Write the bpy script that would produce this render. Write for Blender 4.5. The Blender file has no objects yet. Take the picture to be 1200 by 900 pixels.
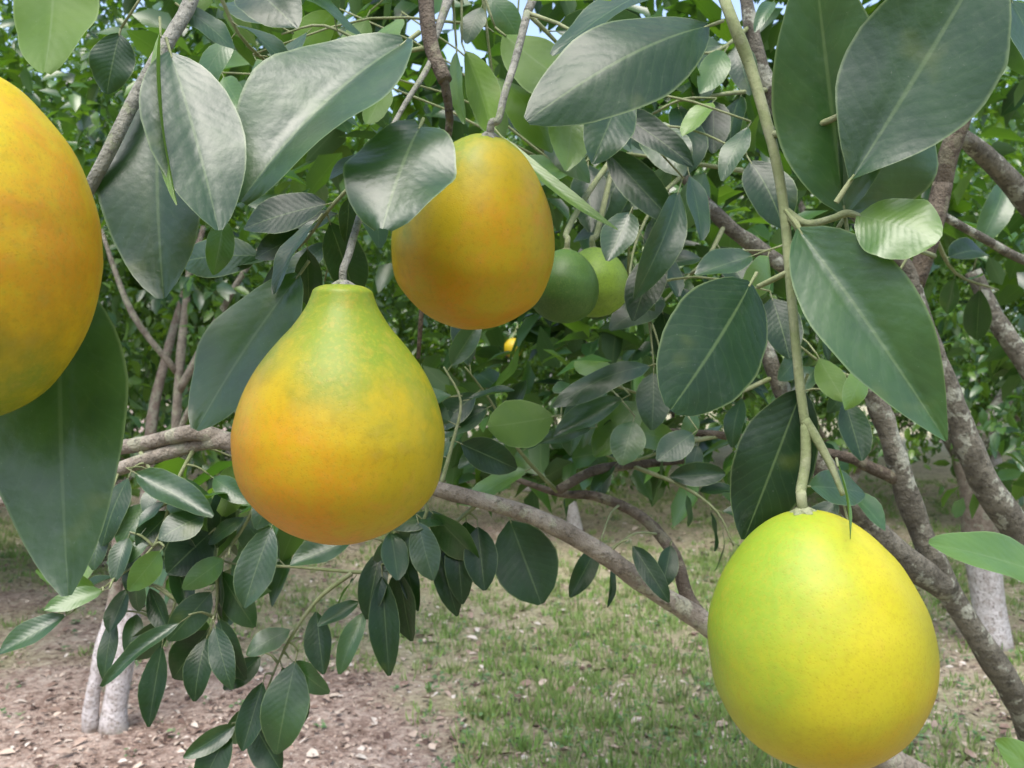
import bpy, math, random
import numpy as np
from mathutils import Vector, Matrix, noise as mnoise

# ------------------------------------------------------------------ camera, sky, sun, exposure
SC = bpy.context.scene
COL = SC.collection
H = 1.45                      # camera height above the orchard floor
F = 1000.0                    # focal length in photograph pixels (photograph 1200 x 900)
cam_d = bpy.data.cameras.new('camera')
cam = bpy.data.objects.new('camera', cam_d); COL.objects.link(cam)
cam.location = (0, 0, H); cam.rotation_euler = (math.radians(90), 0, 0)
cam_d.sensor_width = 36.0; cam_d.lens = 36.0 * F / 1200.0
cam_d.clip_start = 0.02; cam_d.clip_end = 500
cam_d.dof.use_dof = True; cam_d.dof.focus_distance = 0.74; cam_d.dof.aperture_fstop = 13.0
SC.camera = cam

SUN_EL, SUN_AZ = 64.0, 195.0   # soft high sun through cloud, from behind the camera
world = bpy.data.worlds.new('World'); SC.world = world; world.use_nodes = True
wn = world.node_tree; wn.nodes.clear()
sky = wn.nodes.new('ShaderNodeTexSky'); sky.sky_type = 'NISHITA'; sky.sun_disc = False
sky.sun_elevation = math.radians(SUN_EL); sky.sun_rotation = math.radians(SUN_AZ)
sky.dust_density = 3.0; sky.air_density = 1.0; sky.ozone_density = 1.0
hs = wn.nodes.new('ShaderNodeHueSaturation'); hs.inputs['Saturation'].default_value = 0.90
bg = wn.nodes.new('ShaderNodeBackground'); bg.inputs['Strength'].default_value = 0.15
wo = wn.nodes.new('ShaderNodeOutputWorld')
wn.links.new(sky.outputs[0], hs.inputs['Color']); wn.links.new(hs.outputs[0], bg.inputs[0]); wn.links.new(bg.outputs[0], wo.inputs[0])

sd = bpy.data.lights.new('sun', 'SUN'); sd.energy = 1.4; sd.angle = math.radians(40); sd.color = (1.0, 0.97, 0.93)
so = bpy.data.objects.new('sun', sd); COL.objects.link(so)
az, el = math.radians(SUN_AZ), math.radians(SUN_EL)
sdir = Vector((math.sin(az) * math.cos(el), math.cos(az) * math.cos(el), math.sin(el)))
so.rotation_euler = sdir.to_track_quat('Z', 'Y').to_euler(); so.location = sdir * 30

SC.view_settings.view_transform = 'Standard'; SC.view_settings.look = 'None'
SC.view_settings.gamma = 1.0; SC.view_settings.exposure = 1.5
SC.cycles.use_denoising = True
SC.cycles.max_bounces = 7; SC.cycles.diffuse_bounces = 4; SC.cycles.transmission_bounces = 5; SC.cycles.transparent_max_bounces = 6
SC.cycles.filter_width = 1.5

RNG = np.random.default_rng(7)
random.seed(7)

def P(px, py, d):
    """a photograph pixel at a chosen distance, as a world point"""
    return Vector(((px - 600) / F * d, d, H - (py - 450) / F * d))

# ------------------------------------------------------------------ helpers
def link(o, parent=None, rel=None):
    COL.objects.link(o)
    if parent is not None:
        o.parent = parent
    return o

def tag(o, label=None, cat=None, group=None, kind=None):
    if label: o['label'] = label
    if cat: o['category'] = cat
    if group: o['group'] = group
    if kind: o['kind'] = kind
    return o

def empty(name, loc):
    o = bpy.data.objects.new(name, None); o.empty_display_size = 0.05; o.location = loc
    COL.objects.link(o); return o

def mesh_obj(name, me, parent=None):
    """mesh in world coordinates, hung under an unrotated Empty"""
    o = bpy.data.objects.new(name, me); COL.objects.link(o)
    if parent is not None:
        o.parent = parent; o.location = -parent.location
    return o

class NT:
    """small node-tree writer"""
    def __init__(s, name):
        s.m = bpy.data.materials.new(name); s.m.use_nodes = True
        s.t = s.m.node_tree; s.t.nodes.clear()
    def n(s, typ, ins=None, **kw):
        nd = s.t.nodes.new(typ)
        for k, v in kw.items(): setattr(nd, k, v)
        for k, v in (ins or {}).items():
            sock = nd.inputs[k]
            if isinstance(v, bpy.types.NodeSocket): s.t.links.new(v, sock)
            else: sock.default_value = v
        return nd
    def math(s, op, a, b=0.0, c=0.0, clamp=False):
        return s.n('ShaderNodeMath', {0: a, 1: b, 2: c}, operation=op, use_clamp=clamp).outputs[0]
    def ss(s, x, lo, hi):
        nd = s.n('ShaderNodeMapRange', {0: x, 1: lo, 2: hi, 3: 0.0, 4: 1.0}, interpolation_type='SMOOTHSTEP', clamp=True)
        return nd.outputs[0]
    def mix(s, f, a, b, bt='MIX'):
        nd = s.n('ShaderNodeMix', data_type='RGBA', blend_type=bt)
        for i, v in ((0, f), (6, a), (7, b)):
            if isinstance(v, bpy.types.NodeSocket): s.t.links.new(v, nd.inputs[i])
            else: nd.inputs[i].default_value = v if i == 0 else (tuple(v) + (1.0,))[:4]
        return nd.outputs[2]
    def noise(s, vec, scale, detail=3.0, rough=0.55):
        return s.n('ShaderNodeTexNoise', {'Vector': vec, 'Scale': scale, 'Detail': detail, 'Roughness': rough}).outputs[0]
    def ramp(s, f, stops):
        nd = s.n('ShaderNodeValToRGB', {0: f}); cr = nd.color_ramp
        while len(cr.elements) > 1: cr.elements.remove(cr.elements[-1])
        cr.elements[0].position = stops[0][0]; cr.elements[0].color = tuple(stops[0][1]) + (1,)
        for p, c in stops[1:]:
            e = cr.elements.new(p); e.color = tuple(c) + (1,)
        return nd.outputs[0]
    def bump(s, h, strength, dist, normal=None):
        ins = {'Strength': strength, 'Distance': dist, 'Height': h}
        if normal is not None: ins['Normal'] = normal
        return s.n('ShaderNodeBump', ins).outputs[0]
    def out(s, sh):
        o = s.n('ShaderNodeOutputMaterial'); s.t.links.new(sh, o.inputs[0]); return s.m

# ------------------------------------------------------------------ materials
def leaf_material(name, fine=True):
    t = NT(name)
    uv = t.n('ShaderNodeTexCoord').outputs['UV']
    sep = t.n('ShaderNodeSeparateXYZ', {0: uv}); u, v = sep.outputs[0], sep.outputs[1]
    au = t.math('ABSOLUTE', t.math('SUBTRACT', u, 0.5))
    tone = t.n('ShaderNodeAttribute', attribute_name='tone').outputs['Fac']
    geo = t.n('ShaderNodeNewGeometry')
    back = geo.outputs['Backfacing']
    pos = geo.outputs['Position']
    n1 = t.noise(pos, 28.0 if fine else 9.0, 3.0)
    tn = t.math('ADD', tone, t.math('MULTIPLY', t.math('SUBTRACT', n1, 0.5), 0.35), clamp=True)
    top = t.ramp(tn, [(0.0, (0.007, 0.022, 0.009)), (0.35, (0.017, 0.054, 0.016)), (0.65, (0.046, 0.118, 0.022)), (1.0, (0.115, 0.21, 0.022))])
    bot = t.ramp(tn, [(0.0, (0.040, 0.075, 0.038)), (0.5, (0.060, 0.115, 0.034)), (1.0, (0.085, 0.165, 0.014))])
    base = t.mix(back, top, bot)
    rib = t.math('SUBTRACT', 1.0, t.ss(au, 0.006, 0.024))
    normal = None
    if fine:
        ph = t.math('SUBTRACT', t.math('MULTIPLY', v, 12.0), t.math('MULTIPLY', au, 5.5))
        ph = t.math('ADD', ph, t.math('MULTIPLY', n1, 1.3))
        tri = t.math('ABSOLUTE', t.math('SUBTRACT', t.math('FRACT', ph), 0.5))      # 0 on the vein
        vein = t.math('SUBTRACT', 1.0, t.ss(tri, 0.0, 0.10))
        base = t.mix(t.math('MULTIPLY', vein, 0.10), base, (0.10, 0.17, 0.06))
        n2 = t.noise(pos, 420.0, 2.0)
        n3 = t.noise(pos, 60.0, 4.0, 0.7)
        dust = t.math('MULTIPLY', t.ss(n3, 0.55, 0.80), 0.10)
        base = t.mix(dust, base, (0.25, 0.28, 0.22))
        blot = t.math('MULTIPLY', t.ss(t.noise(pos, 17.0, 2.0, 0.5), 0.64, 0.76), 0.35)
        base = t.mix(blot, base, (0.13, 0.16, 0.03))
        spot = t.math('MULTIPLY', t.ss(n2, 0.70, 0.78), 0.25)
        base = t.mix(spot, base, (0.30, 0.32, 0.24))
        # quilted relief between the veins, raised midrib, fine leathery grain
        hgt = t.math('ADD', t.math('MULTIPLY', t.ss(tri, 0.0, 0.45), 0.09), t.math('MULTIPLY', n2, 0.10))
        hgt = t.math('ADD', hgt, t.math('MULTIPLY', n1, 1.9))
        hgt = t.math('ADD', hgt, t.math('MULTIPLY', n3, 0.30))
        normal = t.bump(hgt, 0.45, 0.0018)
    base = t.mix(t.math('MULTIPLY', rib, 0.45), base, (0.14, 0.21, 0.08))
    base = t.mix(t.math('MULTIPLY', t.ss(au, 0.470, 0.495), 0.45), base, (0.22, 0.30, 0.12))
    rough = t.math('ADD', 0.30 if fine else 0.32, t.math('MULTIPLY', back, 0.22))
    if fine: rough = t.math('ADD', rough, t.math('MULTIPLY', n1, 0.14))
    ins = {'Base Color': base, 'Roughness': rough, 'Specular IOR Level': t.math('MULTIPLY', t.math('ADD', 0.42, t.math('MULTIPLY', t.ss(tone, 0.15, 0.36), 0.40)), t.math('SUBTRACT', 1.0, t.math('MULTIPLY', back, 0.6)))}
    if normal is not None: ins['Normal'] = normal
    pr = t.n('ShaderNodeBsdfPrincipled', ins).outputs[0]
    trc = t.ramp(tn, [(0.0, (0.02, 0.06, 0.005)), (0.5, (0.09, 0.23, 0.012)), (1.0, (0.22, 0.40, 0.015))])
    tr = t.n('ShaderNodeBsdfTranslucent', {'Color': trc}).outputs[0]
    sh = t.n('ShaderNodeMixShader', {0: 0.32, 1: pr, 2: tr}).outputs[0]
    return t.out(sh)

def bark_material(name, c1, c2, lichen, scale=1.0, white_to=None, k=1.0):
    t = NT(name)
    tc = t.n('ShaderNodeTexCoord').outputs['Object']
    n1 = t.noise(tc, 22 * scale, 5.0, 0.65)
    n2 = t.noise(tc, 90 * scale, 4.0, 0.7)
    n3 = t.noise(tc, 26 * scale, 4.0, 0.6)
    base = t.mix(t.ss(n1, 0.35, 0.68), c1, c2)
    base = t.mix(t.math('MULTIPLY', t.ss(n3, 0.54, 0.60), 0.8 * k), base, lichen)
    base = t.mix(t.math('MULTIPLY', t.ss(n2, 0.50, 0.68), 0.7 * k), base, (c1[0] * 0.35, c1[1] * 0.35, c1[2] * 0.33))
    if white_to is not None:
        z = t.n('ShaderNodeSeparateXYZ', {0: t.n('ShaderNodeNewGeometry').outputs['Position']}).outputs[2]
        zz = t.math('ADD', z, t.math('MULTIPLY', n1, 0.16))
        wm = t.math('SUBTRACT', 1.0, t.ss(zz, white_to, white_to + 0.07))
        wm = t.math('MULTIPLY', wm, t.math('SUBTRACT', 1.0, t.math('MULTIPLY', t.ss(n2, 0.48, 0.66), 0.75)))
        wm = t.math('MULTIPLY', wm, t.ss(zz, 0.06, 0.14))
        base = t.mix(wm, base, t.mix(t.ss(n1, 0.4, 0.7), (0.58, 0.55, 0.55), (0.34, 0.30, 0.28)))
    nm = t.bump(t.math('ADD', n2, t.math('MULTIPLY', n1, 1.2)), 0.9 * k, 0.008 / scale)
    pr = t.n('ShaderNodeBsdfPrincipled', {'Base Color': base, 'Roughness': 0.85, 'Specular IOR Level': 0.25, 'Normal': nm}).outputs[0]
    return t.out(pr)

def rind_material(name, R, gdir, g_off, odir, o_off, seed, cols):
    q = cols.get('mottle', 0.8)
    """yellow, green and orange ripening patches, oil glands and faint scars; R is the fruit's radius"""
    t = NT(name)
    tc = t.n('ShaderNodeTexCoord').outputs['Object']
    p = t.n('ShaderNodeVectorMath', {0: tc, 1: (1 / R, 1 / R, 1 / R)}, operation='MULTIPLY').outputs[0]
    ps = t.n('ShaderNodeVectorMath', {0: p, 1: (seed * 3.1, seed * 1.7, seed * 2.3)}, operation='ADD').outputs[0]
    big = t.noise(ps, 1.5, 3.0, 0.55)
    mid = t.noise(ps, 5.5, 4.0, 0.65)
    fine = t.noise(ps, 26.0, 3.0, 0.6)
    def dirmask(d, off, k):
        dt = t.n('ShaderNodeVectorMath', {0: p, 1: Vector(d)}, operation='DOT_PRODUCT').outputs['Value']
        x = t.math('ADD', dt, t.math('MULTIPLY', t.math('SUBTRACT', big, 0.5), 1.9 * q))
        x = t.math('ADD', x, t.math('MULTIPLY', t.math('SUBTRACT', mid, 0.5), 1.3 * q))
        return t.ss(x, off, off + k)
    g = dirmask(gdir, g_off, 0.95)
    o = dirmask(odir, o_off, 0.9)
    base = t.mix(o, cols['yellow'], cols['orange'])
    base = t.mix(g, base, cols['green'])
    base = t.mix(t.math('MULTIPLY', t.ss(fine, 0.45, 0.70), 0.34), base, cols['speck'])
    base = t.mix(t.math('MULTIPLY', t.ss(mid, 0.52, 0.70), 0.26 * q), base, cols['scar'])
    vor = t.n('ShaderNodeTexVoronoi', {'Vector': tc, 'Scale': 430.0, 'Randomness': 1.0})
    pore = t.math('SUBTRACT', 1.0, t.ss(vor.outputs['Distance'], 0.05, 0.42))
    base = t.mix(t.math('MULTIPLY', pore, 0.26), base, cols['pore'])
    big_v = t.n('ShaderNodeTexVoronoi', {'Vector': ps, 'Scale': 7.0, 'Randomness': 1.0})
    soot = t.math('MULTIPLY', t.math('SUBTRACT', 1.0, t.ss(big_v.outputs['Distance'], 0.03, 0.11)), t.ss(mid, 0.44, 0.58))
    base = t.mix(t.math('MULTIPLY', soot, 0.45 * q), base, (0.13, 0.10, 0.03))
    base = t.mix(t.math('MULTIPLY', t.ss(t.noise(ps, 12.0, 4.0, 0.7), 0.50, 0.70), 0.36 * q), base, cols['pore'])
    h = t.math('SUBTRACT', t.math('MULTIPLY', mid, 0.8), t.math('MULTIPLY', pore, 0.13))
    nm = t.bump(h, 0.55, 0.0009)
    pr = t.n('ShaderNodeBsdfPrincipled', {'Base Color': base, 'Roughness': 0.46, 'Specular IOR Level': 0.26, 'Normal': nm,
             'Subsurface Weight': 0.12, 'Subsurface Radius': (0.012, 0.008, 0.002), 'Subsurface Scale': 0.5}).outputs[0]
    return t.out(pr)

M_LEAF = leaf_material('leaf_fine', True)
M_LEAFC = leaf_material('leaf_coarse', False)
M_BARK = bark_material('branch_bark', (0.085, 0.078, 0.060), (0.168, 0.157, 0.124), (0.30, 0.31, 0.25))
M_BARKD = bark_material('dark_twig_bark', (0.070, 0.055, 0.040), (0.130, 0.108, 0.080), (0.16, 0.15, 0.10))
M_BARKP = bark_material('pale_branch_bark', (0.18, 0.155, 0.122), (0.29, 0.26, 0.21), (0.28, 0.28, 0.20))
M_TWIG = bark_material('green_twig_bark', (0.16, 0.19, 0.085), (0.225, 0.245, 0.13), (0.27, 0.27, 0.19), 2.0, k=0.35)
M_TWIGG = bark_material('grey_twig_bark', (0.17, 0.17, 0.14), (0.27, 0.265, 0.225), (0.20, 0.22, 0.14), 2.0)
M_WHITE = bark_material('whitewashed_bark', (0.16, 0.125, 0.10), (0.25, 0.215, 0.175), (0.25, 0.25, 0.19), 1.0, white_to=0.56)

def simple_material(name, stops, attr='tone', rough=0.8, trans=0.0):
    t = NT(name)
    tone = t.n('ShaderNodeAttribute', attribute_name=attr).outputs['Fac']
    pos = t.n('ShaderNodeNewGeometry').outputs['Position']
    tn = t.math('ADD', tone, t.math('MULTIPLY', t.math('SUBTRACT', t.noise(pos, 60.0, 2.0), 0.5), 0.25), clamp=True)
    c = t.ramp(tn, stops)
    sh = t.n('ShaderNodeBsdfPrincipled', {'Base Color': c, 'Roughness': rough, 'Specular IOR Level': 0.3}).outputs[0]
    if trans:
        tr = t.n('ShaderNodeBsdfTranslucent', {'Color': c}).outputs[0]
        sh = t.n('ShaderNodeMixShader', {0: trans, 1: sh, 2: tr}).outputs[0]
    return t.out(sh)

M_GRASS = simple_material('grass_blades', [(0.0, (0.44, 0.40, 0.25)), (0.35, (0.25, 0.34, 0.11)), (1.0, (0.25, 0.45, 0.11))], trans=0.3, rough=0.6)
M_WEED = simple_material('weed_leaves', [(0.0, (0.06, 0.12, 0.05)), (0.5, (0.10, 0.19, 0.075)), (1.0, (0.15, 0.26, 0.11))], trans=0.2, rough=0.55)
M_LITTER = simple_material('dry_leaves', [(0.0, (0.08, 0.05, 0.04)), (0.3, (0.20, 0.135, 0.105)), (0.55, (0.34, 0.255, 0.205)), (0.8, (0.46, 0.38, 0.31)), (1.0, (0.50, 0.45, 0.40))], rough=0.75)

def ground_material():
    t = NT('orchard_soil')
    pos = t.n('ShaderNodeNewGeometry').outputs['Position']
    gr = t.n('ShaderNodeAttribute', attribute_name='grass').outputs['Fac']
    a = t.noise(pos, 3.0, 5.0, 0.65); b = t.noise(pos, 26.0, 5.0, 0.7); c = t.noise(pos, 110.0, 3.0, 0.7)
    soil = t.ramp(t.math('ADD', t.math('MULTIPLY', a, 0.4), t.math('MULTIPLY', b, 0.6)),
                  [(0.36, (0.12, 0.080, 0.062)), (0.46, (0.25, 0.18, 0.147)), (0.55, (0.40, 0.318, 0.268)), (0.68, (0.50, 0.43, 0.375))])
    soil = t.mix(t.math('MULTIPLY', t.ss(c, 0.55, 0.72), 0.5), soil, (0.38, 0.32, 0.27))
    soil = t.mix(t.math('MULTIPLY', t.ss(c, 0.48, 0.34), 0.6), soil, (0.07, 0.05, 0.04))
    green = t.ramp(b, [(0.3, (0.19, 0.21, 0.10)), (0.55, (0.34, 0.35, 0.19)), (0.75, (0.44, 0.42, 0.28))])
    gm = t.math('MULTIPLY', t.ss(t.math('ADD', gr, t.math('MULTIPLY', t.math('SUBTRACT', b, 0.5), 0.9)), 0.25, 0.85), 0.60)
    base = t.mix(gm, soil, green)
    nm = t.bump(t.math('ADD', b, t.math('MULTIPLY', c, 0.6)), 0.9, 0.02)
    return t.out(t.n('ShaderNodeBsdfPrincipled', {'Base Color': base, 'Roughness': 0.95, 'Specular IOR Level': 0.15, 'Normal': nm}).outputs[0])
M_GROUND = ground_material()

# ------------------------------------------------------------------ ground
def grassiness(x, y):
    n = mnoise.noise(Vector((x * 0.55, y * 0.42, 3.3))) + 0.5 * mnoise.noise(Vector((x * 1.6, y * 1.3, 9.1))) + 0.25 * mnoise.noise(Vector((x * 4, y * 4, 1.0)))
    bias = 0.30 + 0.14 * max(-1.5, min(1.5, x))           # greener towards the right-hand alley
    if y < 4.3 and x < -0.2: bias -= 0.24                # bare trodden earth near the left tree
    return max(0.0, min(1.0, 0.5 + 0.75 * n + bias))

def ground_z(x, y):
    return 0.035 * mnoise.noise(Vector((x * 0.7, y * 0.7, 0.2))) + 0.012 * mnoise.noise(Vector((x * 3.1, y * 3.1, 5.0)))

def build_ground():
    n = 260
    s = np.linspace(-1, 1, n)
    ax = 7.0 * s + 113.0 * np.sign(s) * np.abs(s) ** 6
    ay = 5.5 + ax
    verts = [(x, y, ground_z(x, y)) for y in ay for x in ax]
    idx = np.arange(n * n).reshape(n, n)
    faces = np.stack([idx[:-1, :-1], idx[:-1, 1:], idx[1:, 1:], idx[1:, :-1]], -1).reshape(-1, 4).tolist()
    me = bpy.data.meshes.new('ground'); me.from_pydata(verts, [], faces)
    at = me.attributes.new('grass', 'FLOAT', 'POINT'); at.data.foreach_set('value', [grassiness(x, y) for x, y, _ in verts])
    me.materials.append(M_GROUND)
    me.polygons.foreach_set('use_smooth', [True] * len(me.polygons))
    o = mesh_obj('ground', me); tag(o, 'pinkish brown orchard soil with patchy green grass', None, None, 'structure')
build_ground()

# ------------------------------------------------------------------ leaf geometry
def profile(t, blunt, p=0.62):
    # rounded citrus leaf outline: widest near the middle, short point at the tip
    a = np.sin(np.pi * np.clip(t, 0, 1) ** blunt)
    return np.clip(a, 0, 1) ** p

def blade(nu, nv, L, W, fold=0.2, curl=0.5, wave=0.05, waves=2.5, phase=0.0, blunt=0.92, petiole=0.10, tone=0.4, twist=0.0, p=0.66):
    """a leaf from its stalk end (origin) along +y, upper face towards +z; returns vertices, faces, uvs"""
    ts = np.linspace(0, 1, nu + 1); us = np.linspace(-1, 1, nv + 1)
    ang = curl * (ts - 0.15)                 # bends downwards towards the tip
    yy = np.concatenate([[0], np.cumsum(np.cos((ang[1:] + ang[:-1]) / 2) * L / nu)])
    zz = -np.concatenate([[0], np.cumsum(np.sin((ang[1:] + ang[:-1]) / 2) * L / nu)])
    hw = W / 2 * profile(ts * 0.985 + 0.004, blunt, p)
    rag = [[1 + 0.028 * mnoise.noise(Vector((t * 9.0, sd * 3.0, phase * 5 + L * 40))) + 0.016 * mnoise.noise(Vector((t * 31.0, sd, phase * 3))) for t in ts] for sd in (0, 1)]
    V, UV = [], []
    for i, t in enumerate(ts):
        tw = twist * t
        for u in us:
            x = u * hw[i] * (rag[1 if u > 0 else 0][i] if abs(u) > 0.8 else 1)
            z = abs(x) * fold + wave * W * math.sin(waves * 2 * math.pi * t + phase + (1.3 if u > 0 else 0)) * abs(u) ** 1.6
            z += 0.010 * W * (1 if abs(u) < 1e-6 else 0) * -1
            x *= math.cos(math.atan(fold))
            xr, zr = x * math.cos(tw) - z * math.sin(tw), x * math.sin(tw) + z * math.cos(tw)
            V.append((xr, yy[i] + 0.0 + math.sin(ang[i]) * zr, zz[i] + math.cos(ang[i]) * zr)); UV.append((0.5 + u / 2, t))
    Fc = []
    w = nv + 1
    for i in range(nu):
        for j in range(nv):
            Fc.append((i * w + j, i * w + j + 1, (i + 1) * w + j + 1, (i + 1) * w + j))
    mat = [0] * len(Fc)
    if petiole > 0:                          # short round stalk behind the blade
        r = max(0.0011, 0.018 * W); k0 = len(V); m = 5
        for q, (y, rr) in enumerate(((-petiole * L, r * 1.15), (-petiole * L * 0.4, r), (0.03 * L, r * 0.8))):
            for a in range(m):
                V.append((rr * math.cos(a / m * 2 * math.pi), y, rr * math.sin(a / m * 2 * math.pi) - (0.012 * W if q == 2 else 0.0) + (0.03 * petiole * L if q == 0 else 0))); UV.append((0.5, 0.02))
        for q in range(2):
            for a in range(m):
                Fc.append((k0 + q * m + a, k0 + q * m + (a + 1) % m, k0 + (q + 1) * m + (a + 1) % m, k0 + (q + 1) * m + a)); mat.append(1)
    return V, Fc, UV, mat

def leaf_mesh(name, data, tone, mats=None):
    V, Fc, UV, mat = data
    me = bpy.data.meshes.new(name); me.from_pydata(V, [], Fc)
    uvl = me.uv_layers.new(name='UVMap')
    li = np.empty(len(me.loops), dtype=np.int32); me.loops.foreach_get('vertex_index', li)
    uvl.data.foreach_set('uv', np.array(UV, dtype=np.float32)[li].ravel())
    at = me.attributes.new('tone', 'FLOAT', 'FACE'); at.data.foreach_set('value', [tone] * len(Fc))
    for m in (mats or (M_LEAF, M_TWIG)): me.materials.append(m)
    me.polygons.foreach_set('material_index', mat)
    me.polygons.foreach_set('use_smooth', [True] * len(Fc))
    return me

def frame(base, tip, nrm):
    """matrix whose y runs base to tip and whose z is nrm made square to it"""
    y = (tip - base).normalized(); n = Vector(nrm)
    z = (n - y * n.dot(y)).normalized(); x = y.cross(z)
    return Matrix(((x.x, y.x, z.x, base.x), (x.y, y.y, z.y, base.y), (x.z, y.z, z.z, base.z), (0, 0, 0, 1)))

# ------------------------------------------------------------------ tubes: trunks, branches, twigs
def spline(pts, n_per=6):
    """Catmull-Rom through (x, y, z, r)"""
    p = [np.array(q, dtype=float) for q in pts]
    p = [2 * p[0] - p[1]] + p + [2 * p[-1] - p[-2]]
    out = []
    for i in range(1, len(p) - 2):
        for k in range(n_per):
            t = k / n_per
            out.append(0.5 * ((2 * p[i]) + (-p[i - 1] + p[i + 1]) * t + (2 * p[i - 1] - 5 * p[i] + 4 * p[i + 1] - p[i + 2]) * t * t + (-p[i - 1] + 3 * p[i] - 3 * p[i + 1] + p[i + 2]) * t ** 3))
    out.append(p[-2])
    return out

def tube_mesh(name, pts, seg, mat, n_per=6, knob=0.10, seed=0.0):
    sp = spline(pts, n_per)
    V, Fc = [], []
    up = Vector((0.3, 0.9, 0.2)).normalized()
    for i, q in enumerate(sp):
        c = Vector(q[:3]); r = max(q[3], 0.0007)
        a = Vector(sp[min(i + 1, len(sp) - 1)][:3]) - Vector(sp[max(i - 1, 0)][:3])
        a.normalize()
        x = a.cross(up)
        if x.length < 1e-4: x = a.orthogonal()
        x.normalize(); y = a.cross(x)
        for k in range(seg):
            th = 2 * math.pi * k / seg
            d = x * math.cos(th) + y * math.sin(th)
            rr = r * (1 + knob * mnoise.noise(Vector(((c + d * r) * (0.22 / max(r, 0.004)))) + Vector((seed, 0, 0))))
            V.append(tuple(c + d * rr))
    for i in range(len(sp) - 1):
        for k in range(seg):
            Fc.append((i * seg + k, i * seg + (k + 1) % seg, (i + 1) * seg + (k + 1) % seg, (i + 1) * seg + k))
    Fc.append(tuple(range(seg))[::-1]); Fc.append(tuple(range((len(sp) - 1) * seg, len(sp) * seg)))
    me = bpy.data.meshes.new(name); me.from_pydata(V, [], Fc); me.materials.append(mat)
    me.polygons.foreach_set('use_smooth', [True] * len(Fc))
    return me, sp

SKEL = []                                   # points of the tree's wood, for joining leaf stalks to it
def branch(name, parent, pts, mat, seg=10, keep=True, knob=0.12, n_per=6):
    """pts: (px, py, distance, diameter in photograph pixels) or world (Vector, radius)"""
    q = []
    for p in pts:
        if isinstance(p[0], Vector): q.append((p[0].x, p[0].y, p[0].z, p[1]))
        else:
            w = P(p[0], p[1], p[2]); q.append((w.x, w.y, w.z, p[3] / 2 / F * p[2]))
    me, sp = tube_mesh(name, q, seg, mat, n_per=n_per, knob=knob, seed=len(SKEL) * 0.13)
    o = mesh_obj(name, me, parent)
    if keep: SKEL.extend((Vector(s[:3]), s[3]) for s in sp)
    return o

# ------------------------------------------------------------------ the pomelo tree in front
ROOT = Vector((1.34, 1.95, -0.03))
tree = empty('pomelo_tree', ROOT)
tag(tree, 'near pomelo tree with mossy leaning trunk, drooping twigs and large glossy leaves', 'tree')
FORK = P(1262, 960, 1.78)
branch('trunk', tree, [(ROOT + Vector((0.02, 0, -0.05)), 0.105), (ROOT + Vector((0.0, -0.01, 0.08)), 0.078), (ROOT + Vector((-0.07, -0.08, 0.32)), 0.066), (FORK, 0.060), (FORK + Vector((-0.03, -0.02, 0.10)), 0.045)], M_BARK, 16, knob=0.22)
# big limbs
branch('limb', tree, [(FORK, 0.050), (1205, 845, 1.66, 34), (1160, 768, 1.60, 29), (1108, 685, 1.55, 28), (1070, 600, 1.52, 27), (1040, 505, 1.50, 25), (1008, 430, 1.48, 20), (950, 340, 1.45, 18), (890, 292, 1.42, 18), (850, 262, 1.40, 18), (800, 205, 1.42, 13), (740, 120, 1.5, 9), (700, 20, 1.6, 6)], M_BARK, 14, knob=0.22)
branch('limb', tree, [(FORK + Vector((0.02, 0.04, -0.03)), 0.055), (1262, 760, 1.72, 38), (1205, 645, 1.62, 36), (1152, 560, 1.58, 33), (1112, 460, 1.55, 27), (1085, 385, 1.52, 20), (1060, 312, 1.50, 19), (1000, 245, 1.48, 19), (940, 175, 1.46, 19), (902, 105, 1.45, 18), (880, 30, 1.45, 16), (866, -60, 1.5, 13), (850, -200, 1.6, 8)], M_BARK, 14, knob=0.22)
branch('limb', tree, [(FORK + Vector((-0.02, -0.02, -0.05)), 0.044), (1130, 940, 1.45, 37), (1000, 868, 1.30, 34), (900, 795, 1.24, 29), (830, 733, 1.20, 26), (760, 688, 1.17, 23), (700, 645, 1.15, 22), (620, 603, 1.12, 20), (515, 574, 1.10, 18), (400, 540, 1.10, 18), (275, 518, 1.12, 21), (230, 521, 1.14, 17), (165, 541, 1.16, 17), (90, 566, 1.2, 14), (0, 588, 1.25, 11), (-120, 600, 1.35, 8)], M_BARKP, 14, knob=0.14)
branch('limb', tree, [(1108, 688, 1.55, 34), (1060, 655, 1.50, 32), (1005, 600, 1.46, 30), (960, 540, 1.43, 26), (915, 455, 1.42, 20), (888, 385, 1.42, 16), (850, 320, 1.45, 10)], M_BARK, 12, knob=0.2)
branch('branch', tree, [(1048, 560, 1.51, 16), (1020, 548, 1.49, 15), (990, 535, 1.47, 13), (900, 520, 1.46, 12), (846, 510, 1.44, 10), (780, 505, 1.42, 7)], M_BARKD)
branch('branch', tree, [(268, 516, 1.13, 20), (225, 507, 1.13, 20), (165, 521, 1.17, 18), (90, 530, 1.22, 14), (-20, 548, 1.3, 12)], M_BARKP)
branch('branch', tree, [(838, 742, 1.22, 16), (806, 700, 1.25, 17), (790, 650, 1.28, 15), (752, 606, 1.32, 13), (700, 582, 1.34, 12), (655, 578, 1.36, 9), (600, 560, 1.4, 6)], M_BARKD)
branch('branch', tree, [(700, 584, 1.34, 9), (655, 574, 1.33, 11), (695, 552, 1.36, 12), (738, 545, 1.40, 11), (800, 540, 1.44, 8)][1:], M_BARKD)
branch('branch', tree, [(1105, 215, 1.50, 22), (1112, 180, 1.48, 22), (1130, 130, 1.46, 21), (1150, 40, 1.45, 18), (1165, -60, 1.46, 14)], M_BARKD)
branch('branch', tree, [(1072, 335, 1.51, 22), (1092, 270, 1.50, 22), (1105, 215, 1.50, 22)], M_BARKD)
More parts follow.
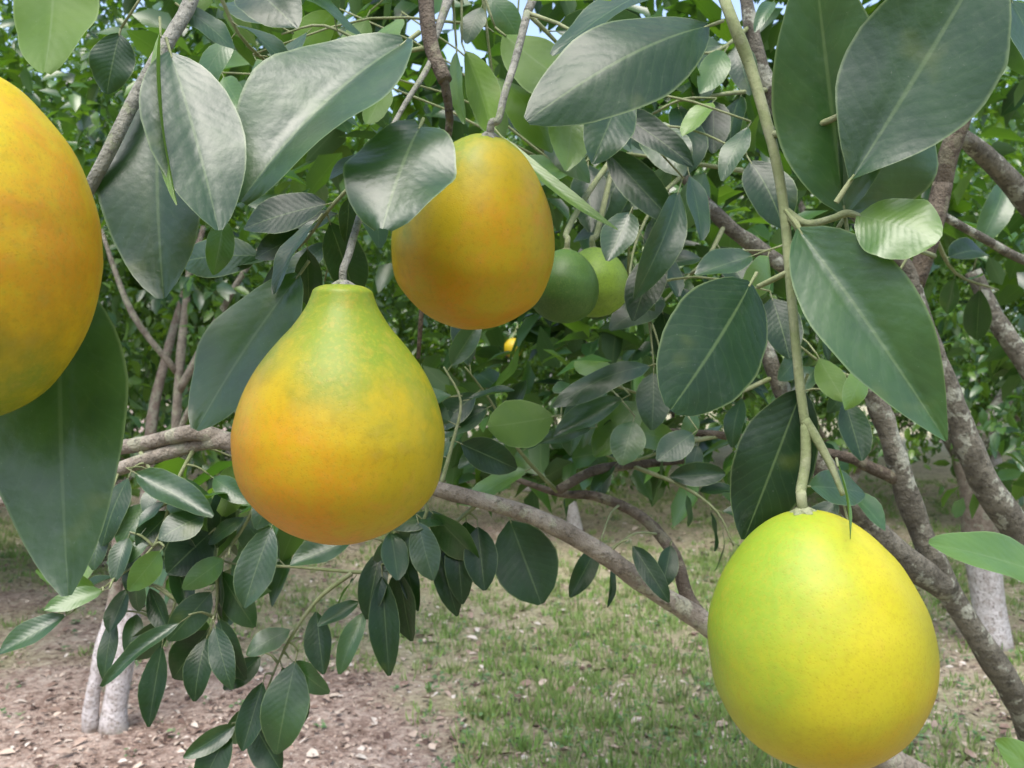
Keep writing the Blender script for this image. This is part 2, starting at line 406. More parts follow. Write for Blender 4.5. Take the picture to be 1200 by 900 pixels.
branch('branch', tree, [(1125, 158, 1.50, 18), (1160, 188, 1.56, 24), (1200, 232, 1.62, 26), (1270, 330, 1.7, 30)], M_BARK)
branch('branch', tree, [(1085, 240, 1.5, 9), (1100, 250, 1.5, 10), (1150, 278, 1.55, 10), (1200, 305, 1.6, 11), (1270, 330, 1.7, 12)], M_BARK)
branch('branch', tree, [(1140, 318, 2.1, 18), (1165, 370, 2.1, 20), (1205, 432, 2.1, 22), (1290, 560, 2.1, 26), (1400, 760, 2.05, 34), (ROOT + Vector((0.05, 0.02, 0.30)), 0.04)], M_BARK)
branch('branch', tree, [(866, -60, 1.5, 22), (700, -150, 1.25, 20), (500, -190, 1.05, 20), (300, -150, 0.85, 18), (240, -50, 0.80, 17), (222, 5, 0.78, 17), (196, 50, 0.76, 16), (160, 112, 0.74, 16), (108, 215, 0.72, 15), (40, 330, 0.74, 10)], M_TWIGG, 12)
branch('branch', tree, [(500, -190, 1.05, 14), (496, -80, 1.0, 16), (499, 0, 0.98, 18), (506, 55, 0.97, 18), (522, 95, 0.96, 17)], M_BARKD, 12)
branch('branch', tree, [(520, 90, 0.96, 12), (526, 130, 0.98, 10), (524, 165, 1.0, 9), (500, 300, 1.05, 7), (490, 420, 1.08, 5)], M_BARKD)
branch('branch', tree, [(505, 58, 0.97, 7), (528, -10, 1.0, 12), (540, -60, 1.05, 12), (700, -150, 1.25, 12)], M_TWIGG)
branch('branch', tree, [(506, 70, 0.97, 8), (495, 90, 0.95, 7), (470, 130, 0.92, 6), (440, 190, 0.88, 7), (427, 238, 0.82, 8)], M_TWIGG)
branch('branch', tree, [(700, -150, 1.25, 12), (650, -60, 1.05, 10), (618, 15, 0.95, 10)], M_TWIGG)
# the long green twig that carries the lowest fruit
branch('twig', tree, [(866, -60, 1.5, 11), (835, -70, 1.0, 14), (846, -10, 0.74, 14), (880, 80, 0.72, 14), (905, 170, 0.705, 12), (918, 240, 0.70, 12), (926, 330, 0.69, 11), (936, 440, 0.68, 11), (944, 500, 0.675, 11)], M_TWIG, 12, knob=0.16)
branch('twig', tree, [(905, 158, 0.705, 9), (930, 154, 0.69, 8), (970, 142, 0.67, 8), (1003, 125, 0.655, 8), (1036, 113, 0.645, 9), (1042, 104, 0.645, 5)], M_TWIG, 8, knob=0.3)
branch('twig', tree, [(919, 246, 0.70, 10), (945, 262, 0.69, 9), (975, 256, 0.68, 8), (992, 250, 0.675, 9), (1010, 254, 0.67, 6)], M_TWIG, 8)
branch('twig', tree, [(920, 250, 0.70, 10), (932, 262, 0.69, 9), (938, 275, 0.68, 7)], M_TWIG, 8)
branch('twig', tree, [(925, 318, 0.69, 7), (905, 328, 0.70, 7), (888, 336, 0.71, 6)], M_TWIG, 8)
branch('twig', tree, [(943, 492, 0.675, 12), (958, 516, 0.67, 11), (975, 548, 0.665, 9), (988, 580, 0.655, 6)], M_TWIG, 8)
branch('twig', tree, [(1095, 300, 1.5, 6), (1040, 280, 1.0, 6), (1010, 258, 0.68, 5)], M_TWIG, 8)

branch('twig', tree, [(FORK + Vector((0.05, -0.02, 0.02)), 0.008), (1420, 880, 1.1, 12), (1360, 800, 0.70, 9), (1285, 712, 0.615, 6), (1262, 690, 0.60, 5)], M_TWIG, 8)
branch('twig', tree, [(1360, 800, 0.70, 8), (1330, 920, 0.62, 7), (1275, 972, 0.585, 5)], M_TWIG, 8)
# leaves ---------------------------------------------------------------------------------------------
LEAVES = [0]
def hero(bx, by, bd, tx, ty, td, wpx, nrm, tone, fold=0.2, curl=0.4, wave=0.04, waves=2.0, phase=0.0, blunt=0.92, petiole=0.10, twist=0.0, label=None, nu=18, nv=10, join=False, p=0.72):
    """one large leaf traced between its stalk end and its tip, each at its own distance"""
    b, t = P(bx, by, bd), P(tx, ty, td)
    data = blade(nu, nv, 1.0, 1.0, fold, curl, 0, waves, phase, blunt, 0.0, p=p)
    w = nv + 1
    e = Vector(data[0][nu * w + nv // 2])
    L = (t - b).length / e.length
    W = wpx / F * (bd + td) / 2
    V, Fc, UV, mat = blade(nu, nv, L, W, fold, curl, wave, waves, phase, blunt, petiole, twist=twist, p=p)
    e = Vector(V[nu * w + nv // 2])
    rot = Matrix.Rotation(math.atan2(-e.z, e.y), 4, 'X')        # chord onto +y
    m = frame(b, t, nrm) @ rot
    V = [tuple(m @ Vector(v)) for v in V]
    me = leaf_mesh('leaf', (V, Fc, UV, mat), tone)
    o = mesh_obj('leaf', me, tree); LEAVES[0] += 1
    if label: o['label'] = label
    if join: stalk_to_wood(m @ Vector((0, -petiole * L, 0.03 * petiole * L)))
    return o

def stalk_to_wood(p, r=0.0013):
    best = min(SKEL, key=lambda s: (s[0] - p).length + (0.0 if s[0].y > p.y - 0.02 else 0.3))
    q = best[0]; d = (q - p).length
    if d < 0.01: return
    mid = (p + q) / 2 + Vector((0, 0.02 * d, 0.10 * d))
    branch('twig', tree, [(p, r), (mid, r * 1.3), (q, r * 1.9)], M_TWIG, 6, keep=False, n_per=3)

C = (0, -1, 0.15)
# left side
hero(186, 100, 0.76, 192, 350, 0.71, 134, (-0.2, -0.75, 0.68), 0.30, fold=0.15, curl=0.25, wave=0.035, phase=0.6, label='grey sheened leaf folded beside its twin on the pale twig')
hero(200, 62, 0.70, 256, 270, 0.645, 112, (0.30, -0.78, 0.62), 0.32, fold=0.10, curl=0.35, wave=0.02)
hero(188, 38, 0.70, 208, 240, 0.63, 34, (-0.75, -0.6, 0.2), 0.9, fold=0.6, curl=0.2, wave=0.0, blunt=0.9, label='narrow pale green young leaf seen edge-on')
hero(474, 50, 0.82, 282, 236, 0.72, 164, (-0.22, -0.90, 0.33), 0.38, fold=0.32, curl=0.5, wave=0.05, waves=1.6, phase=0.9, label='broad glossy leaf with one half silvered by the sky')
hero(492, 148, 0.80, 448, 268, 0.72, 128, (-0.05, -0.93, 0.30), 0.32, fold=0.03, curl=0.45, wave=0.07, waves=1.6, blunt=1.0, p=0.55, label='round crinkled leaf overlapping the orange pomelo')
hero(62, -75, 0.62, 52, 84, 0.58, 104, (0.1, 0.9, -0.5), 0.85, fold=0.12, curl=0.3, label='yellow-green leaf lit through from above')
hero(70, 325, 0.67, 80, 698, 0.60, 170, (-0.08, -0.84, 0.53), 0.44, fold=0.10, curl=0.15, wave=0.02, blunt=0.80, p=0.78, nu=18, label='large matt green leaf hanging below the cut-off fruit')
hero(350, 322, 0.82, 230, 504, 0.77, 118, (-0.15, -0.78, 0.60), 0.46, fold=0.08, curl=0.25, wave=0.03, blunt=0.95, label='silvery leaf touching the shoulder of the pear-shaped pomelo')
hero(372, 258, 0.84, 322, 345, 0.80, 40, (-0.5, -0.6, 0.5), 0.30, fold=0.3, curl=0.5)
hero(262, 258, 0.80, 250, 322, 0.80, 34, (0.5, -0.8, -0.2), 0.55, fold=0.25)
hero(286, -22, 0.90, 348, 34, 0.86, 72, (-0.2, -0.8, 0.6), 0.25, fold=0.1)
hero(212, 8, 0.79, 274, 58, 0.80, 40, (0.3, -0.8, 0.7), 0.35, fold=0.05)
hero(140, 40, 0.85, 125, 110, 0.85, 50, (0.3, -0.9, 0.3), 0.2, fold=0.1, join=True)
# top centre
hero(545, -6, 0.80, 716, -2, 0.78, 62, (0.0, 0.35, -0.95), 0.95, fold=-0.15, curl=0.2, label='yellow-green leaf seen from beneath above the orange fruit')
hero(830, 30, 0.76, 618, 142, 0.70, 124, (-0.1, -0.9, 0.2), 0.22, fold=-0.22, curl=0.7, wave=0.02, blunt=0.98, label='dark glossy leaf arching down over the green fruits')
hero(800, -25, 0.92, 648, 66, 0.84, 70, (-0.25, -0.6, 0.8), 0.30, fold=0.1, curl=0.4)
hero(730, 105, 0.86, 693, 192, 0.80, 62, (0.15, -0.95, 0.1), 0.32, fold=0.1, curl=0.3, join=True)
hero(588, 160, 0.95, 724, 270, 0.84, 24, (0.35, -0.8, 0.35), 0.95, fold=0.3, curl=-0.35, wave=0.02, blunt=0.95, label='narrow pale leaf edge curving off the orange fruit')
hero(590, 40, 1.05, 690, 110, 1.0, 74, (0.2, 0.8, -0.5), 0.75, fold=0.1, join=True)
hero(545, 60, 1.05, 575, 155, 1.0, 46, (0.6, 0.8, -0.2), 0.95, fold=0.3, join=True)
hero(535, 62, 1.02, 545, 145, 1.0, 26, (-0.7, -0.7, 0.1), 0.8, fold=0.3, join=True)
# right side
hero(990, 250, 0.68, 952, -72, 0.64, 138, (-0.30, -0.90, 0.10), 0.40, fold=0.26, curl=-0.25, wave=0.03, nu=20, blunt=0.78, p=0.9, label='tall upright leaf behind the long green twig')
hero(996, 212, 0.645, 1168, -70, 0.60, 180, (0.02, -0.74, 0.66), 0.28, fold=0.16, curl=-0.20, wave=0.03, waves=1.5, nu=20, blunt=0.98, p=1.0, label='large leaf with a pale midrib and a bright sky sheen')
hero(992, 252, 0.69, 1086, 96, 0.69, 140, (0.25, -0.95, -0.25), 0.36, fold=0.05, curl=0.2, p=0.8)
hero(1006, 252, 0.66, 1100, 282, 0.62, 92, (0.0, -0.95, 0.18), 0.80, fold=-0.12, curl=0.4, wave=0.03, blunt=1.02, p=0.55, label='small bright young leaf with a light rim')
hero(936, 268, 0.68, 1108, 516, 0.63, 128, (-0.28, -0.85, 0.30), 0.46, fold=0.36, curl=0.3, wave=0.02, blunt=0.78, p=0.92, nu=18, label='long veined leaf pointing down across the brown limb')
hero(880, 332, 0.72, 786, 480, 0.66, 126, (-0.05, -0.98, -0.16), 0.15, fold=-0.10, curl=0.5, wave=0.01, blunt=1.0, p=0.55, label='round dark green leaf hanging behind the twig')
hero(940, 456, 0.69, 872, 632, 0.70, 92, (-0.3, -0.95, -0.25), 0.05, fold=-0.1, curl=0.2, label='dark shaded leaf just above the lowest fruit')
hero(1262, 690, 0.60, 1088, 637, 0.56, 72, (0.1, -0.68, 0.75), 0.78, fold=0.16, curl=0.3, label='fresh green leaf reaching in beside the lowest fruit')
hero(1262, 960, 0.58, 1166, 868, 0.56, 64, (0.2, -0.8, 0.6), 0.80, fold=0.1)
hero(982, 545, 0.66, 996, 632, 0.60, 14, (0.8, -0.6, 0.1), 0.75, fold=0.4, curl=0.2)
hero(948, 570, 0.67, 1012, 578, 0.70, 46, (0.1, -0.9, 0.5), 0.5, fold=0.1)
hero(1185, 0, 0.72, 1232, 150, 0.72, 90, (0.3, -0.8, 0.5), 0.35, fold=0.1, join=True)

# middle distance: shared leaf shapes, one object for each leaf
VAR = []
for k in range(16):
    tone = [0.10, 0.16, 0.22, 0.28, 0.30, 0.34, 0.38, 0.42, 0.50, 0.60, 0.72, 0.20, 0.26, 0.14, 0.85, 0.95][k]
    d = blade(8, 4, 1.0, 0.5, fold=[0.15, 0.35, 0.05, 0.25, -0.12][k % 5], curl=[0.3, 0.7, 0.1, 0.9, 0.5][(k * 2) % 5], wave=0.05, waves=1.5, phase=k * 1.1, blunt=[0.9, 0.98, 1.02][k % 3], petiole=0.14)
    VAR.append((leaf_mesh('leaf', d, tone), tone, Vector(d[0][8 * 5 + 2])))
RTREE = Matrix.Translation(-ROOT)
def mid_leaf(base, axis, nrm, L, W, tone):
    me, tn, e = random.choice(sorted(VAR, key=lambda v: abs(v[1] - tone))[:3])
    o = bpy.data.objects.new('leaf', me); COL.objects.link(o); o.parent = tree
    s = L / e.length
    rot = Matrix.Rotation(math.atan2(-e.z, e.y), 4, 'X')
    o.matrix_local = RTREE @ frame(base, base + axis, nrm) @ rot @ Matrix.Diagonal((W / 0.5, s, s, 1))
    LEAVES[0] += 1
    return o

def ml(bx, by, tx, ty, wpx, d, tone, nz=0.35, nx=0.0, ny=-1.0, join=True, dd=-0.03):
    b, t = P(bx, by, d), P(tx, ty, d + dd)
    mid_leaf(b, t - b, (nx, ny, nz), (t - b).length, wpx / F * d, tone)
    if join: stalk_to_wood(b - (t - b) * 0.13, 0.0012)

def spray(pts, d0, d1, n, Lm=0.10, tone=0.28, droop=0.5, mat=None, thick=6):
    """a leafy twig through photograph pixels, leaves set alternately along it"""
    k = len(pts)
    q = [(p[0], p[1], d0 + (d1 - d0) * i / (k - 1), max(2.2, thick * (1 - 0.7 * i / (k - 1)))) for i, p in enumerate(pts)]
    branch('twig', tree, q, mat or M_TWIG, 6, n_per=4)
    w = [P(*p[:3]) for p in q]
    sp = spline([(v.x, v.y, v.z, 0) for v in w], 12)
    for i in range(n):
        f = 0.18 + 0.82 * (i + random.uniform(0, 0.7)) / n
        j = min(len(sp) - 2, int(f * (len(sp) - 1)))
        p = Vector(sp[j][:3]); a = (Vector(sp[j + 1][:3]) - p).normalized()
        s = 1 if i % 2 else -1
        side = a.cross(Vector((random.uniform(-.5, .5), -1, random.uniform(-.4, .4)))).normalized() * s
        ax = (a * 0.55 + side * random.uniform(0.5, 1.0) + Vector((0, random.uniform(-.35, .35), -droop * random.uniform(0.5, 1.3)))).normalized()
        nrm = Vector((random.uniform(-.6, .6), random.uniform(-1.0, -0.1), random.uniform(0.0, 1.0)))
        L = Lm * random.uniform(0.55, 1.3)
        mid_leaf(p + ax * 0.012, ax, nrm, L, L * random.uniform(0.45, 0.60), min(1, max(0, tone + 0.06 + random.gauss(0, 0.19))))

for pts, d0, d1, n, L, tn in [
    ([(800, 205), (770, 235), (745, 285), (735, 340)], 1.42, 1.18, 8, 0.095, 0.26),
    ([(850, 262), (830, 300), (800, 330), (760, 372)], 1.40, 1.28, 7, 0.09, 0.24),
    ([(870, 200), (800, 190), (720, 180), (660, 200)], 1.45, 1.28, 8, 0.10, 0.26),
    ([(902, 105), (850, 110), (790, 120), (740, 150)], 1.45, 1.20, 7, 0.10, 0.30),
    ([(910, 440), (850, 465), (780, 470), (710, 450), (660, 460)], 1.42, 1.30, 9, 0.09, 0.30),
    ([(846, 510), (800, 520), (740, 540), (700, 530)], 1.44, 1.36, 6, 0.085, 0.24),
    ([(655, 578), (610, 530), (575, 470), (545, 430)], 1.36, 1.25, 8, 0.09, 0.26),
    ([(515, 574), (530, 520), (540, 470), (520, 430)], 1.10, 1.15, 6, 0.09, 0.20),
    ([(738, 545), (800, 570), (840, 600), (860, 640)], 1.40, 1.36, 7, 0.085, 0.10),
    ([(506, 55), (450, 60), (380, 30), (330, 40)], 0.97, 1.05, 6, 0.10, 0.40),
    ([(440, 190), (390, 240), (350, 290), (310, 300)], 0.92, 1.0, 8, 0.085, 0.24),
    ([(470, 130), (440, 180), (400, 260), (380, 330)], 1.02, 1.08, 7, 0.085, 0.24),
    ([(618, 15), (660, 60), (690, 120)], 1.05, 1.10, 5, 0.10, 0.55),
    ([(560, -60), (570, 30), (580, 110)], 1.10, 1.12, 5, 0.10, 0.65),
    ([(240, -50), (280, 40), (330, 90), (350, 140)], 0.95, 1.08, 6, 0.09, 0.45),
    ([(230, 521), (205, 570), (180, 640), (120, 690)], 1.14, 1.08, 6, 0.075, 0.32),
    ([(275, 530), (300, 580), (270, 640), (215, 690), (190, 750)], 1.12, 1.12, 6, 0.075, 0.22),
    ([(455, 672), (410, 670), (340, 664), (270, 660), (235, 640)], 1.12, 1.14, 4, 0.08, 0.28),
    ([(412, 672), (375, 700), (345, 740), (320, 790), (300, 850)], 1.11, 1.11, 4, 0.075, 0.22),
    ([(480, 572), (500, 600), (470, 650), (448, 676)], 1.10, 1.10, 3, 0.075, 0.20),
    ([(560, 590), (535, 612), (510, 640)], 1.11, 1.13, 3, 0.075, 0.12),
    ([(250, 640), (255, 700), (245, 745)], 1.12, 1.10, 4, 0.075, 0.14),
    ([(165, 530), (180, 555), (210, 580), (240, 590)], 1.16, 1.12, 5, 0.07, 0.45),
    ([(960, 540), (985, 580), (1000, 640)], 1.43, 1.36, 3, 0.08, 0.20),
    ([(1150, 40), (1180, 20), (1230, 30)], 1.45, 1.5, 4, 0.10, 0.35),
    ([(1020, 450), (970, 430), (930, 400)], 1.48, 1.42, 5, 0.09, 0.14),
    ([(880, 30), (840, 60), (800, 60)], 1.45, 1.35, 5, 0.10, 0.35),
    ([(1092, 270), (1120, 320), (1170, 340)], 1.55, 1.75, 4, 0.09, 0.22),
]:
    spray(pts, d0, d1, n, L, tn)

# leaves one can point at
ml(598, 610, 634, 708, 80, 1.16, 0.20, 0.15)
ml(648, 488, 572, 500, 64, 1.20, 0.95, -0.3, 0.2, 0.8)
ml(766, 438, 764, 504, 42, 1.25, 0.30, 0.5)
ml(742, 494, 728, 545, 42, 1.22, 0.45, 0.6)
ml(762, 428, 648, 478, 36, 1.22, 0.30, 0.8)
ml(728, 468, 648, 512, 34, 1.24, 0.40, 0.8)
ml(692, 502, 632, 520, 24, 1.24, 0.40, 0.9)
ml(812, 508, 770, 540, 36, 1.24, 0.40, 0.6)
ml(808, 205, 822, 282, 34, 1.10, 0.35, 0.4, 0.6)
ml(876, 150, 846, 212, 30, 1.02, 0.50, 0.8, -0.4)
ml(906, 2, 884, 38, 18, 0.95, 0.5, 0.6)
ml(712, 178, 790, 262, 46, 1.12, 0.12, 0.1, -0.3)
ml(722, 130, 812, 195, 40, 1.10, 0.12, 0.25)
ml(738, 250, 712, 306, 44, 1.05, 0.42, 0.8)
ml(795, 225, 742, 350, 44, 1.08, 0.30, 0.3, 0.5)
ml(770, 300, 742, 376, 46, 1.10, 0.14, 0.1, -0.3)
ml(880, 300, 815, 322, 42, 1.05, 0.40, 0.7)
ml(880, 190, 918, 268, 60, 1.10, 0.12, 0.2)
ml(905, 350, 925, 420, 50, 1.1, 0.10, 0.1)
ml(640, 170, 690, 215, 40, 1.15, 0.50, 0.9)
ml(700, 640, 668, 700, 28, 1.22, 0.16, 0.1)
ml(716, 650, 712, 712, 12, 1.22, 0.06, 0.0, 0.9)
ml(742, 640, 784, 706, 26, 1.14, 0.14, 0.3)
ml(786, 640, 775, 690, 26, 1.26, 0.10, 0.1)
ml(76, 722, -2, 766, 34, 1.02, 0.40, 0.8)
ml(188, 646, 150, 692, 34, 1.06, 0.60, -0.2, 0.4, -0.8)
ml(112, 690, 42, 668, 24, 1.05, 0.95, 0.3)
ml(120, 692, 52, 715, 26, 1.04, 0.95, 0.6)
ml(318, 618, 286, 712, 48, 1.08, 0.36, 0.55)
ml(448, 676, 456, 792, 38, 1.08, 0.10, 0.15)
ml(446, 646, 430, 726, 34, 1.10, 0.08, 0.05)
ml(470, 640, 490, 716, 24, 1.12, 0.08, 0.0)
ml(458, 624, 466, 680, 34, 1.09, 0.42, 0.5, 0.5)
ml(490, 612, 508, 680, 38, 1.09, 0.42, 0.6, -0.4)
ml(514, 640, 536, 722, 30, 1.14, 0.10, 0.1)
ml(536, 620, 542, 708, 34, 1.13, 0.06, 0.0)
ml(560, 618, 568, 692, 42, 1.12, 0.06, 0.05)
ml(428, 716, 398, 790, 26, 1.08, 0.45, 0.9)
ml(420, 706, 372, 734, 22, 1.10, 0.45, 0.8)
ml(412, 632, 340, 662, 40, 1.06, 0.42, 0.9)
ml(190, 756, 174, 852, 32, 1.10, 0.14, 0.2)
ml(242, 748, 228, 822, 34, 1.10, 0.16, 0.1)
ml(252, 735, 272, 808, 30, 1.08, 0.26, 0.3)
ml(134, 725, 122, 800, 22, 1.12, 0.25, 0.3)
ml(210, 730, 120, 805, 22, 1.06, 0.30, 0.8)
ml(346, 776, 324, 884, 54, 1.10, 0.42, -0.1, 0.0)
ml(344, 776, 386, 812, 30, 1.11, 0.40, -0.1)
ml(308, 800, 284, 880, 34, 1.10, 0.16, 0.1)
ml(296, 845, 330, 905, 46, 1.11, 0.16, 0.0)
ml(276, 850, 215, 888, 26, 1.10, 0.36, 0.1)
ml(268, 856, 234, 925, 40, 1.10, 0.16, 0.0)
ml(305, 770, 262, 808, 28, 1.12, 0.14, 0.1)
ml(275, 545, 262, 605, 44, 1.16, 0.90, -0.3, 0.0, 0.8)
ml(160, 555, 250, 605, 40, 1.10, 0.34, 0.9)
ml(238, 605, 186, 632, 42, 1.08, 0.26, 0.7)
ml(246, 625, 196, 672, 54, 1.12, 0.05, 0.0)
ml(150, 630, 135, 682, 26, 1.10, 0.26, 0.3)
ml(262, 655, 214, 690, 30, 1.10, 0.50, -0.1)
for b in [(150, 560, 120, 640, 40, .22), (170, 590, 140, 640, 34, .5), (122, 610, 110, 668, 30, .3), (160, 640, 168, 712, 30, .12), (150, 690, 128, 742, 28, .2), (200, 600, 160, 640, 36, .1),
          (176, 690, 200, 745, 26, .15), (112, 655, 82, 700, 26, .8), (205, 655, 222, 720, 28, .1), (160, 720, 150, 770, 22, .3), (330, 565, 300, 620, 34, .35), (250, 560, 290, 590, 26, .5)]:
    ml(*b[:5], 1.13, b[5], random.uniform(0, .8), random.uniform(-.5, .5))
for b in [(300, 70, 330, 120, 34), (390, 15, 345, 60, 40), (430, 20, 400, 75, 36), (556, 100, 590, 160, 38), (610, 60, 655, 110, 48), (850, 60, 820, 110, 34),
          (835, 120, 800, 160, 30), (452, 96, 430, 145, 34), (262, 90, 285, 130, 30), (468, 20, 450, 70, 40), (900, 300, 870, 350, 40), (960, 420, 990, 470, 34), (1010, 430, 990, 480, 30)]:
    ml(*b, random.uniform(1.12, 1.3), random.uniform(0.75, 1.0), random.uniform(-.5, .3), random.uniform(-.5, .5), random.choice((-0.7, 0.7)))  # high tones put a backlit yellow-green glow into the leaf colour
ml(1180, 210, 1145, 290, 34, 2.0, 0.65, 0.3)
ml(990, 470, 1010, 540, 40, 1.3, 0.2, 0.3)


# ------------------------------------------------------------------ leaf masses (too many and too small to count)
def cloud_mesh(name, pos, axis, nrm, L, W, tone, mat, extra=None):
    n = len(pos)
    axis = axis / np.linalg.norm(axis, axis=1, keepdims=True)
    z = nrm - axis * np.sum(nrm * axis, 1, keepdims=True); z /= np.linalg.norm(z, axis=1, keepdims=True) + 1e-9
    x = np.cross(axis, z)
    T = np.array([[0, 0, 0], [-.46, .30, .10], [0, .33, 0], [.46, .30, .10], [-.40, .68, .02], [0, .70, -.06], [.40, .68, .02], [0, 1.0, -.16]])
    UVT = np.array([[.5, 0], [0, .3], [.5, .33], [1, .3], [0.06, .68], [.5, .7], [.94, .68], [.5, 1]], dtype=np.float32)
    V = pos[:, None, :] + x[:, None, :] * (T[None, :, 0:1] * W[:, None, None]) + axis[:, None, :] * (T[None, :, 1:2] * L[:, None, None]) + z[:, None, :] * (T[None, :, 2:3] * L[:, None, None])
    tri = np.array([[0, 2, 1], [0, 3, 2], [1, 2, 5], [1, 5, 4], [2, 3, 6], [2, 6, 5], [4, 5, 7], [5, 6, 7]])
    Fc = (tri[None] + (np.arange(n) * 8)[:, None, None]).reshape(-1, 3)
    me = bpy.data.meshes.new(name)
    me.vertices.add(n * 8); me.vertices.foreach_set('co', V.astype(np.float32).ravel())
    m = len(Fc); me.loops.add(m * 3); me.loops.foreach_set('vertex_index', Fc.astype(np.int32).ravel())
    me.polygons.add(m); me.polygons.foreach_set('loop_start', np.arange(m, dtype=np.int32) * 3); me.polygons.foreach_set('loop_total', np.full(m, 3, dtype=np.int32))
    me.update(calc_edges=True)
    uvl = me.uv_layers.new(name='UVMap'); uvl.data.foreach_set('uv', np.tile(UVT, (n, 1))[Fc.ravel()].ravel())
    at = me.attributes.new('tone', 'FLOAT', 'FACE'); at.data.foreach_set('value', np.repeat(tone, 8).astype(np.float32))
    me.polygons.foreach_set('use_smooth', np.ones(m, dtype=bool))
    me.materials.append(mat); me.validate()
    return me

def sprays_cloud(cent, out, per, spread, rng, Lr=(0.075, 0.12), tone_mu=0.28, droop=0.35):
    """leaves on short twigs: cent (m,3) twig roots, out (m,3) twig directions"""
    m = len(cent); n = m * per
    c = np.repeat(cent, per, 0); o = np.repeat(out, per, 0)
    f = rng.random((n, 1))
    o = o + rng.normal(0, 0.25, (n, 3))
    pos = c + o * f * spread + rng.normal(0, 0.02, (n, 3))
    ax = o * 0.5 + rng.normal(0, 0.6, (n, 3)); ax[:, 2] -= droop
    nr = rng.normal(0, 0.45, (n, 3)); nr[:, 2] += 0.8; nr += o * 0.3
    L = rng.uniform(*Lr, n); W = L * rng.uniform(0.42, 0.58, n)
    tone = np.clip(rng.normal(tone_mu, 0.14, n) + np.repeat(rng.normal(0, 0.10, m), per), 0, 1)
    return pos, ax, nr, L, W, tone

def crown_cloud(name, center, rad, m, per, seed, zmin, **kw):
    rng = np.random.default_rng(seed)
    d = rng.normal(0, 1, (m, 3)); d /= np.linalg.norm(d, axis=1, keepdims=True)
    d[:, 2] = np.abs(d[:, 2]) * np.where(rng.random(m) < 0.36, -1, 1)
    lump = np.array([1 + 0.28 * mnoise.noise(Vector(q) * 1.7 + Vector((seed, 0, 0))) for q in d])
    rr = (rng.random(m) ** 0.28) * lump
    c = np.array(center) + d * rr[:, None] * np.array(rad)
    keep = c[:, 2] > zmin + 0.25 * rng.random(m)
    c, d = c[keep], d[keep]
    d = d + np.array([0, 0, 0.1])
    return cloud_mesh(name, *sprays_cloud(c, d, per, 0.26, rng, **kw), M_LEAFC)

# leaves of the near tree beyond the ones picked out: its far side and upper crown
rng = np.random.default_rng(21)
roots = []
for (x0, x1, y0, y1, d0, d1, n) in [(540, 930, 100, 430, 1.75, 2.6, 70), (280, 560, -40, 260, 1.6, 2.4, 26), (220, 860, -160, 30, 1.9, 3.2, 34), (820, 1010, -160, 60, 2.0, 3.0, 26), (-60, 800, -160, 40, 2.6, 4.0, 60), (930, 1300, -60, 430, 2.1, 3.0, 50),
                                    (560, 900, 430, 560, 1.8, 2.4, 22), (150, 520, 560, 680, 1.35, 1.6, 3), (500, 1300, -420, -60, 1.6, 2.8, 22), (960, 1300, 420, 560, 2.2, 2.8, 10)]:
    for _ in range(n):
        roots.append(P(rng.uniform(x0, x1), rng.uniform(y0, y1), rng.uniform(d0, d1)))
roots = np.array([tuple(r) for r in roots])
outd = roots - np.array(ROOT + Vector((-0.4, 0, 1.2))); outd /= np.linalg.norm(outd, axis=1, keepdims=True)
me = cloud_mesh('foliage', *sprays_cloud(roots, outd, 13, 0.24, rng, (0.08, 0.125), 0.46), M_LEAFC)
o = mesh_obj('foliage', me, tree); o['kind'] = 'stuff'

# ------------------------------------------------------------------ fruits
def lathe(prof, R, L, seg=56, seed=0, lump=0.02):
    ts = np.array([p[0] for p in prof]); rs = np.array([p[1] for p in prof])
    # even arc sampling through a smooth curve
    pts = spline([(t * L, r * R, 0, 0) for t, r in prof], 5)
    V, Fc = [], []
    for q in pts:
        z, r = -q[0], max(q[1], 0.0004)
        for k in range(seg):
            th = 2 * math.pi * k / seg
            d = Vector((math.cos(th), math.sin(th), z / R * 0.8))
            rr = r * (1 + lump * mnoise.noise(d * 1.3 + Vector((seed, seed * 2, 0))) + lump * 0.35 * mnoise.noise(d * 4 + Vector((seed, 0, 3))))
            V.append((rr * math.cos(th), rr * math.sin(th), z))
    for i in range(len(pts) - 1):
        for k in range(seg):
            Fc.append((i * seg + k, i * seg + (k + 1) % seg, (i + 1) * seg + (k + 1) % seg, (i + 1) * seg + k))
    Fc = [f[::-1] for f in Fc]
    Fc.append(tuple(range(seg))); Fc.append(tuple(range((len(pts) - 1) * seg, len(pts) * seg))[::-1])
    return V, Fc

